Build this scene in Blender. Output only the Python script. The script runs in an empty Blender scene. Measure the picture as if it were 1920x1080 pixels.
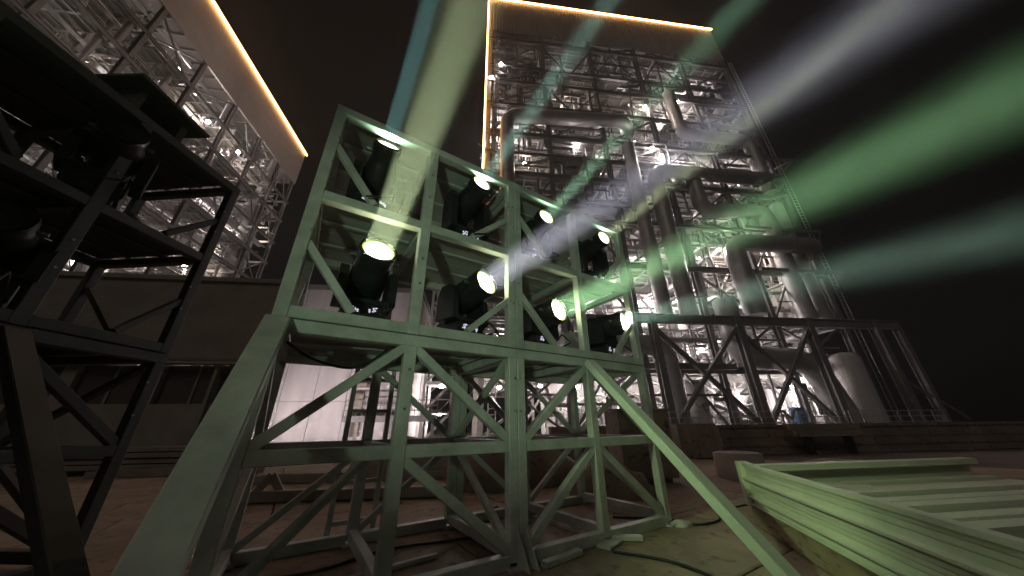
import bpy, math, random
from mathutils import Vector, Matrix
import numpy as np
R = math.radians
rnd = random.Random(11)
scene = bpy.context.scene
col = scene.collection

# ------------------------------------------------------------------ camera
CAM_H, FPX = 1.2, 582.0
zen = Vector((-15.0, 1310.0, FPX)).normalized()          # zenith in camera axes (right, up, forward)
fwd = Vector((0, 0, 1)) - zen * zen.z; fwd.normalize()
rgt = Vector((1, 0, 0)) - zen * zen.x; rgt -= fwd * rgt.dot(fwd); rgt.normalize()
def to_world(v):                                        # camera-axes vector -> world vector
    return Vector((v.dot(rgt), v.dot(fwd), v.dot(zen)))
cx, cy, cz = to_world(Vector((1, 0, 0))), to_world(Vector((0, 1, 0))), to_world(Vector((0, 0, 1)))
cam_d = bpy.data.cameras.new('camera'); cam = bpy.data.objects.new('camera', cam_d); col.objects.link(cam)
M3 = Matrix((cx, cy, -cz)).transposed()
cam.matrix_world = Matrix.Translation((0, 0, CAM_H)) @ M3.to_4x4()
cam_d.sensor_width = 36; cam_d.lens = FPX / 1920 * 36
cam_d.clip_start = 0.05; cam_d.clip_end = 2000
scene.camera = cam

# ------------------------------------------------------------------ night sky, faint moon, exposure
w = bpy.data.worlds.new('World'); scene.world = w; w.use_nodes = True
nt = w.node_tree; bg = nt.nodes['Background']
sky = nt.nodes.new('ShaderNodeTexSky'); sky.sky_type = 'NISHITA'; sky.sun_disc = False
sky.sun_elevation = R(1.0); sky.sun_rotation = R(150); sky.air_density = 1.0; sky.dust_density = 3.0
hsv = nt.nodes.new('ShaderNodeHueSaturation'); hsv.inputs['Saturation'].default_value = 0.15
nt.links.new(sky.outputs[0], hsv.inputs['Color']); nt.links.new(hsv.outputs[0], bg.inputs['Color'])
bg.inputs['Strength'].default_value = 0.0012; w.cycles.sampling_method = 'NONE'
sun_d = bpy.data.lights.new('moon', 'SUN'); sun_d.energy = 0.15; sun_d.angle = R(25); sun_d.color = (1, .88, .76)
sun = bpy.data.objects.new('moon', sun_d); col.objects.link(sun); sun.rotation_euler = (R(52), 0, R(-25))
vs = scene.view_settings
vs.view_transform = 'Standard'; vs.look = 'None'; vs.gamma = 1; vs.exposure = 0.0
try: vs.use_curve_mapping = False
except Exception: pass
scene.render.engine = 'CYCLES'
cy_ = scene.cycles
cy_.max_bounces = 5; cy_.diffuse_bounces = 3; cy_.glossy_bounces = 2; cy_.transmission_bounces = 2; cy_.volume_bounces = 0
cy_.transparent_max_bounces = 8; cy_.sample_clamp_indirect = 3.0; cy_.caustics_reflective = False; cy_.caustics_refractive = False
cy_.use_denoising = True; cy_.use_adaptive_sampling = False
try: cy_.denoiser = 'OPENIMAGEDENOISE'
except Exception: pass
HAZE = 0.00105

# ------------------------------------------------------------------ helpers
class MB:
    """collects boxes, bars and tubes for one mesh"""
    def __init__(s): s.v = []; s.f = []; s.sm = []
    def add(s, vs_, fs, smooth=False):
        o = len(s.v); s.v += [tuple(p) for p in vs_]
        s.f += [tuple(i + o for i in f) for f in fs]; s.sm += [smooth] * len(fs)
    def box(s, a, b):
        (x0, y0, z0), (x1, y1, z1) = a, b
        s.add([(x0,y0,z0),(x1,y0,z0),(x1,y1,z0),(x0,y1,z0),(x0,y0,z1),(x1,y0,z1),(x1,y1,z1),(x0,y1,z1)],
              [(0,3,2,1),(4,5,6,7),(0,1,5,4),(1,2,6,5),(2,3,7,6),(3,0,4,7)])
    def bar(s, p, q, wx, wy, ch=0.0, up=None):
        """rectangular section bar from p to q; ch = chamfer of its long edges"""
        p, q = Vector(p), Vector(q); d = (q - p).normalized()
        up = Vector(up) if up else (Vector((0, 0, 1)) if abs(d.z) < .95 else Vector((0, 1, 0)))
        x = d.cross(up).normalized(); y = x.cross(d)
        a, b = wx / 2, wy / 2
        if ch:
            sec = [(-a+ch,-b),(a-ch,-b),(a,-b+ch),(a,b-ch),(a-ch,b),(-a+ch,b),(-a,b-ch),(-a,-b+ch)]
        else: sec = [(-a,-b),(a,-b),(a,b),(-a,b)]
        n = len(sec)
        vs_ = [p + x*i + y*j for i, j in sec] + [q + x*i + y*j for i, j in sec]
        s.add(vs_, [tuple(range(n))[::-1], tuple(range(n, 2*n))] + [(k, (k+1) % n, (k+1) % n + n, k + n) for k in range(n)])
    def ibeam(s, p, q, wd, h, t=0.12):
        """I section: two flanges and a web"""
        p, q = Vector(p), Vector(q); d = (q - p).normalized()
        up = Vector((0, 0, 1)) if abs(d.z) < .95 else Vector((0, 1, 0))
        x = d.cross(up).normalized(); y = x.cross(d)
        o = y * (h/2 - t/2)
        s.bar(p + o, q + o, wd, t); s.bar(p - o, q - o, wd, t); s.bar(p, q, t, h - 2*t)
    def tube(s, pts, r, n=10, caps=True):
        pts = [Vector(p) for p in pts]; N = len(pts)
        ref = None; rings = []
        for i, p in enumerate(pts):
            t = (pts[min(i+1, N-1)] - pts[max(i-1, 0)]).normalized()
            if ref is None:
                ref = t.cross(Vector((0, 0, 1)) if abs(t.z) < .9 else Vector((1, 0, 0))).normalized()
            else:
                ref = (ref - t * ref.dot(t)).normalized()
            b = t.cross(ref); rr = r[i] if isinstance(r, (list, tuple)) else r
            rings.append([p + (ref*math.cos(2*math.pi*k/n) + b*math.sin(2*math.pi*k/n)) * rr for k in range(n)])
        vs_ = [v for ring in rings for v in ring]
        fs = [(i*n+k, i*n+(k+1) % n, (i+1)*n+(k+1) % n, (i+1)*n+k) for i in range(N-1) for k in range(n)]
        s.add(vs_, fs, True)
        if caps:
            s.add(rings[0], [tuple(range(n))[::-1]]); s.add(rings[-1], [tuple(range(n))])
    def pipe(s, pts, r, bend=None, n=12, seg=5):
        """polyline with rounded elbows"""
        pts = [Vector(p) for p in pts]; bend = bend or r * 1.6; out = [pts[0]]
        for i in range(1, len(pts) - 1):
            a = (pts[i-1] - pts[i]); b = (pts[i+1] - pts[i]); k = min(bend, a.length * .49, b.length * .49)
            a = pts[i] + a.normalized() * k; b = pts[i] + b.normalized() * k
            for j in range(seg + 1):
                t = j / seg; out.append(a*(1-t)**2 + pts[i]*2*t*(1-t) + b*t*t)
        out.append(pts[-1]); s.tube(out, r, n)
    def disc(s, c, d, r, n=24):
        c, d = Vector(c), Vector(d).normalized()
        x = d.cross(Vector((0, 0, 1)) if abs(d.z) < .9 else Vector((1, 0, 0))).normalized(); y = d.cross(x)
        s.add([c + (x*math.cos(2*math.pi*k/n) + y*math.sin(2*math.pi*k/n)) * r for k in range(n)], [tuple(range(n))])
    def build(s, name, m, parent=None, **kw):
        me = bpy.data.meshes.new(name); me.from_pydata(s.v, [], s.f)
        me.polygons.foreach_set('use_smooth', s.sm); me.materials.append(m); me.update()
        return link(name, me, parent, **kw)
def link(name, me, parent=None, **kw):
    o = bpy.data.objects.new(name, me); col.objects.link(o)
    if parent: o.parent = parent
    for k, v in kw.items(): o[k] = v
    return o
def thing(name, label, cat, loc=(0, 0, 0), rz=0.0, group=None, kind=None):
    o = bpy.data.objects.new(name, None); col.objects.link(o); o.location = loc; o.rotation_euler = (0, 0, rz)
    o['label'] = label; o['category'] = cat
    if group: o['group'] = group
    if kind: o['kind'] = kind
    o.empty_display_size = .2
    return o
def tag(o, label, cat, group=None):
    o['label'] = label; o['category'] = cat
    if group: o['group'] = group
    return o
def lamp(kind, name, loc, energy, color, parent=None, radius=.1, direction=None, size=None, blend=.3):
    d = bpy.data.lights.new(name, kind); d.energy = energy; d.color = color
    if kind != 'AREA': d.shadow_soft_size = radius
    if kind == 'SPOT': d.spot_size = size; d.spot_blend = blend
    if kind == 'AREA': d.shape = 'SQUARE' if size < 1 else 'DISK'; d.size = radius * (1.75 if size < 1 else 2); d.spread = size
    o = bpy.data.objects.new(name, d); col.objects.link(o); o.location = loc
    if direction is not None: o.rotation_euler = Vector(direction).to_track_quat('-Z', 'Y').to_euler()
    if parent: o.parent = parent
    return o

# ------------------------------------------------------------------ materials
def mat(name, c, rough=.6, metal=0.0, var=.25, scale=3.0, c2=None, bump=0.0, bscale=40.0, stretch=(1, 1, 1), spots=0.0, spot_c=(.05, .035, .025)):
    m = bpy.data.materials.new(name); m.use_nodes = True; t = m.node_tree; N, L = t.nodes, t.links
    p = N['Principled BSDF']; p.inputs['Roughness'].default_value = rough; p.inputs['Metallic'].default_value = metal
    tc = N.new('ShaderNodeTexCoord'); mp = N.new('ShaderNodeMapping'); mp.inputs['Scale'].default_value = stretch
    L.new(tc.outputs['Object'], mp.inputs['Vector'])
    n = N.new('ShaderNodeTexNoise'); n.inputs['Scale'].default_value = scale; n.inputs['Detail'].default_value = 6; n.inputs['Roughness'].default_value = .62
    L.new(mp.outputs[0], n.inputs['Vector'])
    r = N.new('ShaderNodeValToRGB'); r.color_ramp.elements[0].position = .3; r.color_ramp.elements[1].position = .7
    lo = c2 or tuple(x * (1 - var) for x in c); hi = tuple(min(1, x * (1 + var * .6)) for x in c)
    r.color_ramp.elements[0].color = (*lo, 1); r.color_ramp.elements[1].color = (*hi, 1)
    L.new(n.outputs['Fac'], r.inputs['Fac']); out = r.outputs['Color']
    if spots:
        n2 = N.new('ShaderNodeTexNoise'); n2.inputs['Scale'].default_value = scale * 5.3; n2.inputs['Detail'].default_value = 8
        L.new(mp.outputs[0], n2.inputs['Vector'])
        r2 = N.new('ShaderNodeValToRGB'); r2.color_ramp.elements[0].position = .62 - spots * .2; r2.color_ramp.elements[1].position = .72
        L.new(n2.outputs['Fac'], r2.inputs['Fac'])
        mx = N.new('ShaderNodeMix'); mx.data_type = 'RGBA'
        L.new(r2.outputs['Color'], mx.inputs['Factor']); L.new(out, mx.inputs[6]); mx.inputs[7].default_value = (*spot_c, 1); out = mx.outputs[2]
    L.new(out, p.inputs['Base Color'])
    rr = N.new('ShaderNodeMapRange'); rr.inputs[3].default_value = max(.05, rough - .12); rr.inputs[4].default_value = min(1, rough + .15)
    L.new(n.outputs['Fac'], rr.inputs[0]); L.new(rr.outputs[0], p.inputs['Roughness'])
    if bump:
        nb = N.new('ShaderNodeTexNoise'); nb.inputs['Scale'].default_value = bscale; nb.inputs['Detail'].default_value = 5
        L.new(mp.outputs[0], nb.inputs['Vector'])
        b = N.new('ShaderNodeBump'); b.inputs['Strength'].default_value = bump; b.inputs['Distance'].default_value = .02
        L.new(nb.outputs['Fac'], b.inputs['Height']); L.new(b.outputs[0], p.inputs['Normal'])
    return m
def emit(name, c, strength):
    m = bpy.data.materials.new(name); m.use_nodes = True; t = m.node_tree; t.nodes.remove(t.nodes['Principled BSDF'])
    e = t.nodes.new('ShaderNodeEmission'); e.inputs[0].default_value = (*c, 1); e.inputs[1].default_value = strength
    t.links.new(e.outputs[0], t.nodes['Material Output'].inputs[0]); m.cycles.emission_sampling = 'AUTO' if name == 'warm_led_strip' else 'NONE'; return m
M = dict(
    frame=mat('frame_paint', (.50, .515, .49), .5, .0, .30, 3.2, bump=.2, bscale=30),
    frame_shaded=mat('shaded_frame_paint', (.062, .064, .055), .55, .0, .2, 2.2, bump=.12, bscale=25),  # frame paint with the unlit left tower's shade put into the colour
    strut=mat('strut_paint', (.55, .6, .55), .6, .0, .3, 3.5, bump=.4, bscale=18, stretch=(1, .35, .35)),
    deck=mat('deck_sheet', (.46, .46, .44), .6, .0, .22, 1.6, bump=.12, bscale=9),
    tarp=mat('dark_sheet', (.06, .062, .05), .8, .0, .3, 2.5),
    black=mat('black_housing', (.018, .019, .02), .42, .0, .3, 6, bump=.1, bscale=60),
    chrome=mat('bare_metal', (.5, .5, .5), .35, .8, .2, 8),
    lens=emit('lit_lens', (1.0, 1.0, .72), 5.0), lens_u=emit('lit_lens_upper', (1.0, 1.0, .70), 4.0), rim=emit('lens_halo_rim', (.80, 1.0, .16), 1.3), led=emit('green_led', (.1, 1, .35), 3), glass=emit('painted_glint', (.85, .85, 1), .8),  # rim glows for the lens halo; glass glows for reflections on the bases
    lens_off=mat('lens_glass', (.03, .03, .035), .08, 0, .1),
    steel=mat('plant_steel', (.21, .20, .195), .55, .0, .25, .8, spots=.1, spot_c=(.15, .1, .08)),  # unlit look of the front members is put into this darker tone
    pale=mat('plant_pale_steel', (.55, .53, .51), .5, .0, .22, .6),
    lagging=mat('pipe_lagging', (.44, .43, .42), .42, .25, .14, .5, bump=.2, bscale=2.5),
    casing=mat('boiler_casing', (.55, .53, .5), .5, .1, .2, .35, bump=.1, bscale=3),
    grating=mat('floor_grating', (.34, .33, .32), .7, .1, .2, 1.5),
    clad=mat('fascia_cladding', (.42, .375, .335), .5, .0, .12, .4),
    led_warm=emit('warm_led_strip', (1.0, .47, .15), 15.0), flood=emit('floodlight_lens', (1.0, .90, .80), 110.0), floodw=emit('floodlight_lens_warm', (1.0, .82, .62), 100.0),
    white=mat('white_cladding', (.66, .62, .62), .6, 0, .28, .5, bump=.1, bscale=6, stretch=(1, 1, .18)),
    concrete=mat('concrete', (.29, .22, .18), .85, 0, .35, .9, bump=.35, bscale=14, spots=.25, spot_c=(.06, .045, .035)),
    slab=mat('concrete_slab', (.29, .225, .165), .82, 0, .4, 1.1, bump=.3, bscale=22, spots=.3, spot_c=(.085, .065, .05)),
    ground=mat('ground_concrete', (.10, .085, .07), .9, 0, .35, .6, bump=.3, bscale=9),
    render=mat('dark_rendered_wall', (.38, .34, .29), .85, 0, .25, .7, bump=.2, bscale=12),
    panel=mat('ribbed_panel_paint', (.66, .70, .58), .38, .0, .14, 1.8, spots=.0),
    timber=mat('sleeper_timber', (.30, .24, .16), .8, 0, .5, 3, bump=.5, bscale=16, stretch=(1, .3, 1), spots=.3, spot_c=(.06, .045, .03)),
    plank=mat('scaffold_plank', (.33, .28, .24), .7, 0, .35, 3, bump=.3, bscale=20, stretch=(.3, 1, 1)),
    cable=mat('rubber_cable', (.02, .02, .02), .6, 0, .2), blue=mat('blue_paint', (.08, .2, .42), .5), window=mat('dark_window', (.12, .11, .10), .15, 0, .1),
    mark=mat('black_mark', (.03, .03, .03), .6))

# ------------------------------------------------------------------ ground with concrete slabs
TZ = R(90 - 57.2)                                        # main tower: local x runs along its front
ground = MB(); ground.add([(-250,-250,-.03),(250,-250,-.03),(250,250,-.03),(-250,250,-.03)], [(0,1,2,3)])
g_o = ground.build('ground', M['ground'], kind='structure')
meshes = []
SX, SY = 1.85, 1.5
for k in range(4):
    b = MB(); j = .012; r2 = random.Random(k)
    c = [(-SX/2+j, -SY/2+j), (SX/2-j, -SY/2+j), (SX/2-j, SY/2-j), (-SX/2+j, SY/2-j)]
    ins = .02
    top = [(x - math.copysign(ins, x), y - math.copysign(ins, y), 0.0) for x, y in c]
    b.add([(x, y, -.032) for x, y in c] + [(x, y, -.01) for x, y in c] + top,
          [(0,1,5,4),(1,2,6,5),(2,3,7,6),(3,0,4,7),(4,5,9,8),(5,6,10,9),(6,7,11,10),(7,4,8,11),(8,9,10,11)])
    me = bpy.data.meshes.new('slab'); me.from_pydata(b.v, [], b.f); me.materials.append(M['slab']); meshes.append(me)
Rz = Matrix.Rotation(TZ, 3, 'Z')
for i in range(-7, 8):
    for k in range(-3, 9):
        p = Rz @ Vector((i * SX + (.4 if k % 2 else 0) + .35, k * SY - .5, 0)) + Vector((0, 3.7, 0))
        if p.y < -1.5 or p.y > 13.0: continue
        o = link('slab', meshes[rnd.randrange(4)], g_o)
        o.location = (p.x, p.y, rnd.uniform(-.004, .003)); o.rotation_euler = (rnd.uniform(-.002, .002), rnd.uniform(-.002, .002), TZ + (math.pi if rnd.random() < .5 else 0))

# ------------------------------------------------------------------ boiler houses (open steel structures)
PA = R(7.08)
def boiler_house(name, label, loc, rz, L, top, fas, depth, levels, seed, xb, scale=1.0, z_floor=0.0, energy=1.0, clutter=1.6, ribs=True):
    rr = random.Random(seed)
    t = thing(name, label, 'power station', loc, rz)
    rows = [0, depth*.22, depth*.45, depth*.7, depth]
    # fascia: corrugated cladding round the top, with a lit strip on its top edge
    f = MB(); n = int(L / .62)
    for k in range(n):
        x0 = k * L / n; x1 = x0 + L / n
        if not ribs:
            if k % 5 == 0: f.box((x0 + .004, -.3, fas), (min(L, x0 + 5*L/n) - .004, -.05, top))
            continue
        f.add([(x0, -.25, fas), (x0 + .28, -.25, fas), (x0 + .36, -.42, fas), (x1 - .08, -.42, fas), (x1, -.25, fas),
               (x0, -.25, top), (x0 + .28, -.25, top), (x0 + .36, -.42, top), (x1 - .08, -.42, top), (x1, -.25, top)],
              [(q, q+1, q+6, q+5) for q in range(4)])
    f.build('fascia', M['clad'], t)
    for nm, a, b_ in (('side_cladding', (L - .2, -.2, fas), (L, depth, top)), ('side_cladding', (0, -.2, fas), (.2, depth, top)), ('roof', (0, 0, top - .5), (L, depth, top - .15))):
        b = MB(); b.box(a, b_); b.build(nm, M['clad'], t)
    # underside of the roof: purlins
    b = MB()
    for k in range(int(L / 2.2)): b.box((k*2.2+.6, 0, top - 1.0), (k*2.2+.85, depth, top - .55))
    for k in range(int(depth / 4)): b.box((.3, k*4+1, top - 1.6), (L-.3, k*4+1.3, top - 1.05))
    b.build('purlins', M['pale'], t, kind='stuff')
    s = MB(); s.bar((-.2, -.55, top + .1), (L + .2, -.55, top + .1), .22, .3); s.build('led_strip', M['led_warm'], t)
    # columns
    zt = fas + .5
    for ri, y in enumerate(rows):
        for x in xb:
            b = MB(); w_ = .62 * scale if ri == 0 else .55 * scale
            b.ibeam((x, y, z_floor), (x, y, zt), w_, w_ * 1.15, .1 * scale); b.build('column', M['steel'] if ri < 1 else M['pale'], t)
    # girders
    for li, z in enumerate(levels):
        for ri, y in enumerate(rows):
            b = MB(); h = (.85 if li % 2 == 0 else .6) * scale
            b.ibeam((0, y - (.02 if ri else .36*scale), z), (L, y - (.02 if ri else .36*scale), z), .4*scale, h, .08*scale)
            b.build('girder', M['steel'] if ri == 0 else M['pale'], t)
        for x in xb:
            b = MB(); b.ibeam((x, .4, z - .1), (x, depth - .4, z - .1), .3*scale, .55*scale, .08*scale); b.build('cross_beam', M['pale'], t)
    # face and inner bracing
    zl = [z_floor] + list(levels) + [fas]
    nb = 0
    for ri, y in enumerate(rows[:4]):
        for bi in range(len(xb) - 1):
            for zi in range(len(zl) - 1):
                x0, x1, z0, z1 = xb[bi], xb[bi+1], zl[zi], zl[zi+1]
                k = rr.random()
                if z1 - z0 < 2.5 or k < (.3 if ri == 0 else .35) or nb > 280: continue
                xm = (x0 + x1) / 2; wd = .26 * scale; yy = y + .05
                segs = [((x0, z0), (xm, z1)), ((x1, z0), (xm, z1))] if k < .62 else [((x0, z0), (x1, z1)), ((x1, z0), (x0, z1))] if k < .72 else [((x0, z1), (xm, z0)), ((x1, z1), (xm, z0))] if k < .86 else [((x0, z0), (x1, z1))]
                for q, ((a, c), (d, e)) in enumerate(segs):
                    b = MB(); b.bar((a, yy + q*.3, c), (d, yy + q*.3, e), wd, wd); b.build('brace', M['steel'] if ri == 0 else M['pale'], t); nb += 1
    # floors: gratings on joists, with handrails
    nf = 0; rail = MB(); joist = MB(); small = MB(); bits = MB(); tray = MB()
    for li, z in enumerate(levels):
        for bi in range(len(xb) - 1):
            for ri in range(4):
                x0, x1, y0, y1 = xb[bi] + .35, xb[bi+1] - .35, rows[ri] + .4, rows[ri+1] - .4
                wx = x1 - x0
                if rr.random() < .62 and nf < 290:
                    a0 = x0 + (wx * rr.uniform(0, .45) if rr.random() < .6 else 0); a1 = x1 - (wx * rr.uniform(0, .4) if rr.random() < .5 and a0 == x0 else 0)
                    b = MB(); b.box((a0, y0, z + .32*scale), (a1, y1, z + .40*scale)); b.build('floor_grating', M['grating'], t); nf += 1
                    ny = int((y1 - y0) / (1.3*scale))
                    for q in range(ny): joist.box((a0, y0 + .5 + q*1.3*scale, z + .08*scale), (a1, y0 + .62 + q*1.3*scale, z + .315*scale))
                    nx = int((a1 - a0) / (2.6*scale)) + 1
                    for q in range(nx): joist.box((a0 + q*2.6*scale, y0, z - .05*scale), (a0 + q*2.6*scale + .16, y1, z + .07*scale))
                    for yy in ([y0] if ri < 2 else [y0, y1]):
                        for hh in (.55, 1.05): rail.bar((a0, yy, z + .4 + hh), (a1, yy, z + .4 + hh), .07, .07)
                        for q in range(int((a1 - a0) / 1.8) + 1): rail.bar((a0 + q*1.8, yy, z + .4), (a0 + q*1.8, yy, z + 1.47), .07, .07)
                # small pipes
                zn = zl[min(li + 2, len(zl) - 1)]
                hgt = max(2.0, zn - z)
                for q in range(int(5 * clutter)):
                    k = rr.random(); r_ = rr.choice((.1, .14, .2, .3, .42)) * scale
                    px, py, pz = rr.uniform(x0, x1), rr.uniform(y0, y1), z + rr.uniform(.6, max(.8, hgt - .4))
                    if k < .3: pts = [(px, py, z + .4), (px, py, z + hgt)]
                    elif k < .5: pts = [(x0 - .3, py, pz), (px, py, pz), (px, py, z + hgt)]
                    elif k < .7: pts = [(px, y0 - .3, pz), (px, py, pz), (x1 + .3, py, pz)]
                    elif k < .85: pts = [(px, py, z - 1.5), (px, py, pz), (px, y1, pz), (px, y1, pz + 1.5)]
                    else: pts = [(x0 - .4, py, pz), (x1 + .4, py, pz)]
                    small.pipe(pts, r_, n=7, seg=3)
                for q in range(int(4 * clutter)):
                    px, py, pz = rr.uniform(x0, x1 - 1), rr.uniform(y0, y1 - 1), z + .42
                    if rr.random() < .5:
                        bits.box((px, py, pz), (px + rr.uniform(.3, 1.6), py + rr.uniform(.3, 1.2), pz + rr.uniform(.4, 2.0)))
                    else:
                        zz = z + rr.uniform(.3, hgt); bits.bar((px, py, zz), (px + rr.uniform(-3, 3), py + rr.uniform(-1, 2), zz + rr.uniform(-2.5, 2.5)), .14*scale, .14*scale)
                if rr.random() < .6:
                    py = rr.uniform(y0, y1); pz = z - rr.uniform(.5, 1.6)
                    tray.box((x0 - .3, py, pz), (x1 + .3, py + .5, pz + .06)); tray.box((x0 - .3, py - .04, pz), (x1 + .3, py, pz + .16)); tray.box((x0 - .3, py + .5, pz), (x1 + .3, py + .54, pz + .16))
    joist.build('joists', M['pale'], t, kind='stuff'); rail.build('handrails', M['pale'], t, kind='stuff')
    small.build('small_pipes', M['lagging'], t, kind='stuff'); bits.build('equipment', M['pale'], t, kind='stuff'); tray.build('cable_trays', M['pale'], t, kind='stuff')
    # boiler casing hung in the middle, with its stiffening bands
    cx0, cx1, cy0, cy1 = L*.24, L*.8, depth*.36, depth*.92; cz0, cz1 = z_floor + (fas - z_floor)*.2, fas - 4
    b = MB(); b.box((cx0, cy0, cz0), (cx1, cy1, cz1)); b.add([(cx0, cy0, cz0), (cx1, cy0, cz0), (L*.45, depth*.6, cz0 - 6), (L*.6, depth*.6, cz0 - 6)], [(0, 1, 3, 2)])
    cs = b.build('boiler_casing', M['casing'], t)
    q = cz0 + 1.2; b = MB()
    while q < cz1:
        b.box((cx0 - .3, cy0 - .45, q), (cx1 + .3, cy0 - .004, q + .3)); b.box((cx0 - .45, cy0 - .3, q), (cx0 - .004, cy1, q + .3)); q += 2.6 * scale
    x = cx0 + 1.5
    while x < cx1: b.box((x, cy0 - .25, cz0), (x + .14, cy0 - .003, cz1)); x += 1.9 * scale
    b.build('stiffeners', M['pale'], cs, kind='stuff')
    # floodlights: head, bright glass and its lamp
    fl = MB(); fl.box((-.28, -.2, 0), (.28, .2, .22)); fl.bar((-.1, 0, .2), (-.1, 0, .8), .06, .06)
    me = bpy.data.meshes.new('floodlight'); me.from_pydata(fl.v, [], fl.f); me.materials.append(M['steel'])
    gl = MB(); gl.tube([(0, 0, -.30), (0, 0, -.26), (0, 0, -.1), (0, 0, -.004)], [.09, .24, .30, .26], 8)
    gm = [bpy.data.meshes.new('glass') for _ in range(2)]
    for g_, mm in zip(gm, (M['flood'], M['floodw'])): g_.from_pydata(gl.v, [], gl.f); g_.materials.append(mm)
    def put(x, y, z, e=1.0, warm=False):
        o = link('floodlight', me, t); o.location = (x, y, z)
        g_ = link('glass', gm[1 if warm else 0], o)
        la = lamp('POINT', 'flood_lamp', (x, y, z - .6), 2000 * energy * e, (1, .82, .72) if warm else (1, .885, .89), t, .25)
        return o
    return t, put, rows, zl, rr

LV = [7.2, 13.7, 21.3, 28.6, 36.4, 40.6, 45.0, 52.0, 58.2, 62.4, 70.8]
XB = [.6, 10.7, 20.5, 30.4, 40.4, 51.0]
A = (-4.18, 36.0, 0)
plant, put, rows, zl, rr = boiler_house('boiler_house', 'tall open steel boiler house full of pipes with lit roof edge and left corner', A, PA, 51.5, 85, 73.6, 34, LV, 5, XB)
s = MB(); s.bar((-.1, -.62, 20), (-.1, -.62, 85.2), .22, .22, up=(0, 1, 0)); s.build('led_strip', M['led_warm'], plant)
c_ = MB(); c_.box((-.22, -.45, 0), (.18, .0, 84.6)); c_.build('corner_trim', M['clad'], plant)
# lit spots read off the photograph, then a scatter on every floor
for x, z, y, e, wm in [(15.6, 45.6, .9, .3, 0), (6.6, 40.0, .9, .3, 1), (29.4, 55.2, -.5, .3, 1), (36.5, 57.6, -.5, .3, 0), (28.6, 44.6, -.5, .3, 0), (30.0, 43.0, -.5, .3, 0),
                       (35.0, 24.8, -.5, .3, 0), (.9, 58.6, -.5, .3, 0), (2.6, 62.8, -.5, .3, 0)]:
    put(x, y, z, e, wm)
for li, z in enumerate(LV):
    for bi in range(5):
        if rr.random() < (.6 if z > 14 else .4):
            x = rr.uniform(XB[bi] + 1.5, XB[bi+1] - 1.5); y = rr.choice((4.5, 6.5, 9.5, 12)) + rr.uniform(-1, 1)
            put(x, y, z - 1.0, (rr.uniform(.9, 1.6) if z < 50 else rr.uniform(1.3, 1.9)), rr.random() < .15)
for x, y, e in [(3, 5, 1.2), (8, 3, 1.4), (13, 4, 2.2), (17, 3, 2.2), (23, 4, 2.0), (28, 3, 2.4), (33, 3, 2.4), (38, 4, 2.4), (43, 3, 2.2), (48, 4, 1.6)]: put(x, y, 5.8, e * .085)

# the big lagged pipes on the front
def big(pts, r, mt='lagging', bend=None, bands=True):
    b = MB(); b.pipe(pts, r, bend or r * 2.0, n=20, seg=8); o = b.build('pipe', M[mt], plant)
    if bands:
        k = MB()
        for i in range(len(pts) - 1):
            p, q = Vector(pts[i]), Vector(pts[i+1]); ln = (q - p).length; d = (q - p).normalized(); t_ = r * 2.4
            while t_ < ln - r * 2.2:
                k.tube([p + d*t_, p + d*(t_ + .12)], r + .035, 20); t_ += 3.0
        if k.v: k.build('pipe_bands', M['lagging'], o, kind='stuff')
big([(3.5, -1.6, 20), (3.5, -1.6, 47.6), (24.6, -1.6, 49.0), (26.2, 4, 47.5), (26.2, 4, 30)], 1.1)
big([(34.6, -1.0, 59), (34.6, -1.0, 48.2), (47.4, -1.0, 48.0), (47.4, -1.0, 36)], 1.0)
big([(27.0, -1.4, 14), (27.0, -1.4, 38.4), (50.4, -1.4, 38.6), (50.4, 8, 38.6)], 1.1)
big([(34.4, -.6, 40), (34.4, -.6, 31.6), (45.2, -.6, 32.4), (45.2, -.6, 14)], 1.1)
big([(36.0, -1.9, 14), (36.0, -1.9, 25.2), (50.6, -1.9, 25.4), (50.6, 9, 25.4)], 1.25)
big([(32.0, -1.8, 16), (32.0, -1.8, 8.4), (41.2, -1.8, 8.4), (43.6, -1.8, 1), (43.6, -1.8, .2)], 1.35)
big([(10, -1.0, 10.2), (22.8, -1.0, 10.2), (22.8, -1.0, .3)], 1.25)
big([(24.0, -.8, 14), (24.0, -.8, 44)], 1.0)
big([(48.2, -.3, 13), (48.2, -.3, 34)], .95); big([(46.6, 1.4, 13), (46.6, 1.4, 33)], .8)
big([(1.6, 1.0, 15), (1.6, 1.0, 66)], .45, bands=False); big([(8, 2.0, 64.2), (24, 2.0, 64.6), (24, 8, 64.6)], 1.0)
big([(27, 1.2, 61), (48.5, 1.2, 61.2), (50, 8, 61.2)], .9)
big([(12, 2.5, 52.6), (12, 2.5, 60), (8, 4, 63), (8, 4, 70)], .7); big([(17.5, 3, 53), (17.5, 3, 68)], .6, bands=False)
big([(14, 3, 8.6), (14, 3, 34), (18, 3, 36), (18, 3, 48)], .8); big([(20, -.3, 30.5), (5, -.3, 30.5)], .6, bands=False)
r5 = random.Random(21)
tp = MB(); sc_ = MB()
for k in range(150):
    x, z, y = r5.uniform(1, 50), r5.uniform(14, 70), r5.uniform(-.9, 2.2); q = r5.random(); ln = r5.uniform(2, 9); h_ = r5.uniform(2, 8); r_ = r5.choice((.09, .12, .16, .22, .3))
    if x + ln > 51: ln = -ln
    pts = [(x, y, z), (x + ln, y, z), (x + ln, y, min(72, z + h_))] if q < .35 else [(x, y, z), (x, y, min(72, z + h_ * 1.5))] if q < .6 else [(x, y, z), (x + ln * .5, y, z), (x + ln * .5, y, max(13, z - h_)), (x + ln, y, max(13, z - h_))] if q < .85 else [(x, y, z), (x, y + 6, z)]
    tp.pipe(pts, r_, n=7, seg=3)
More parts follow.
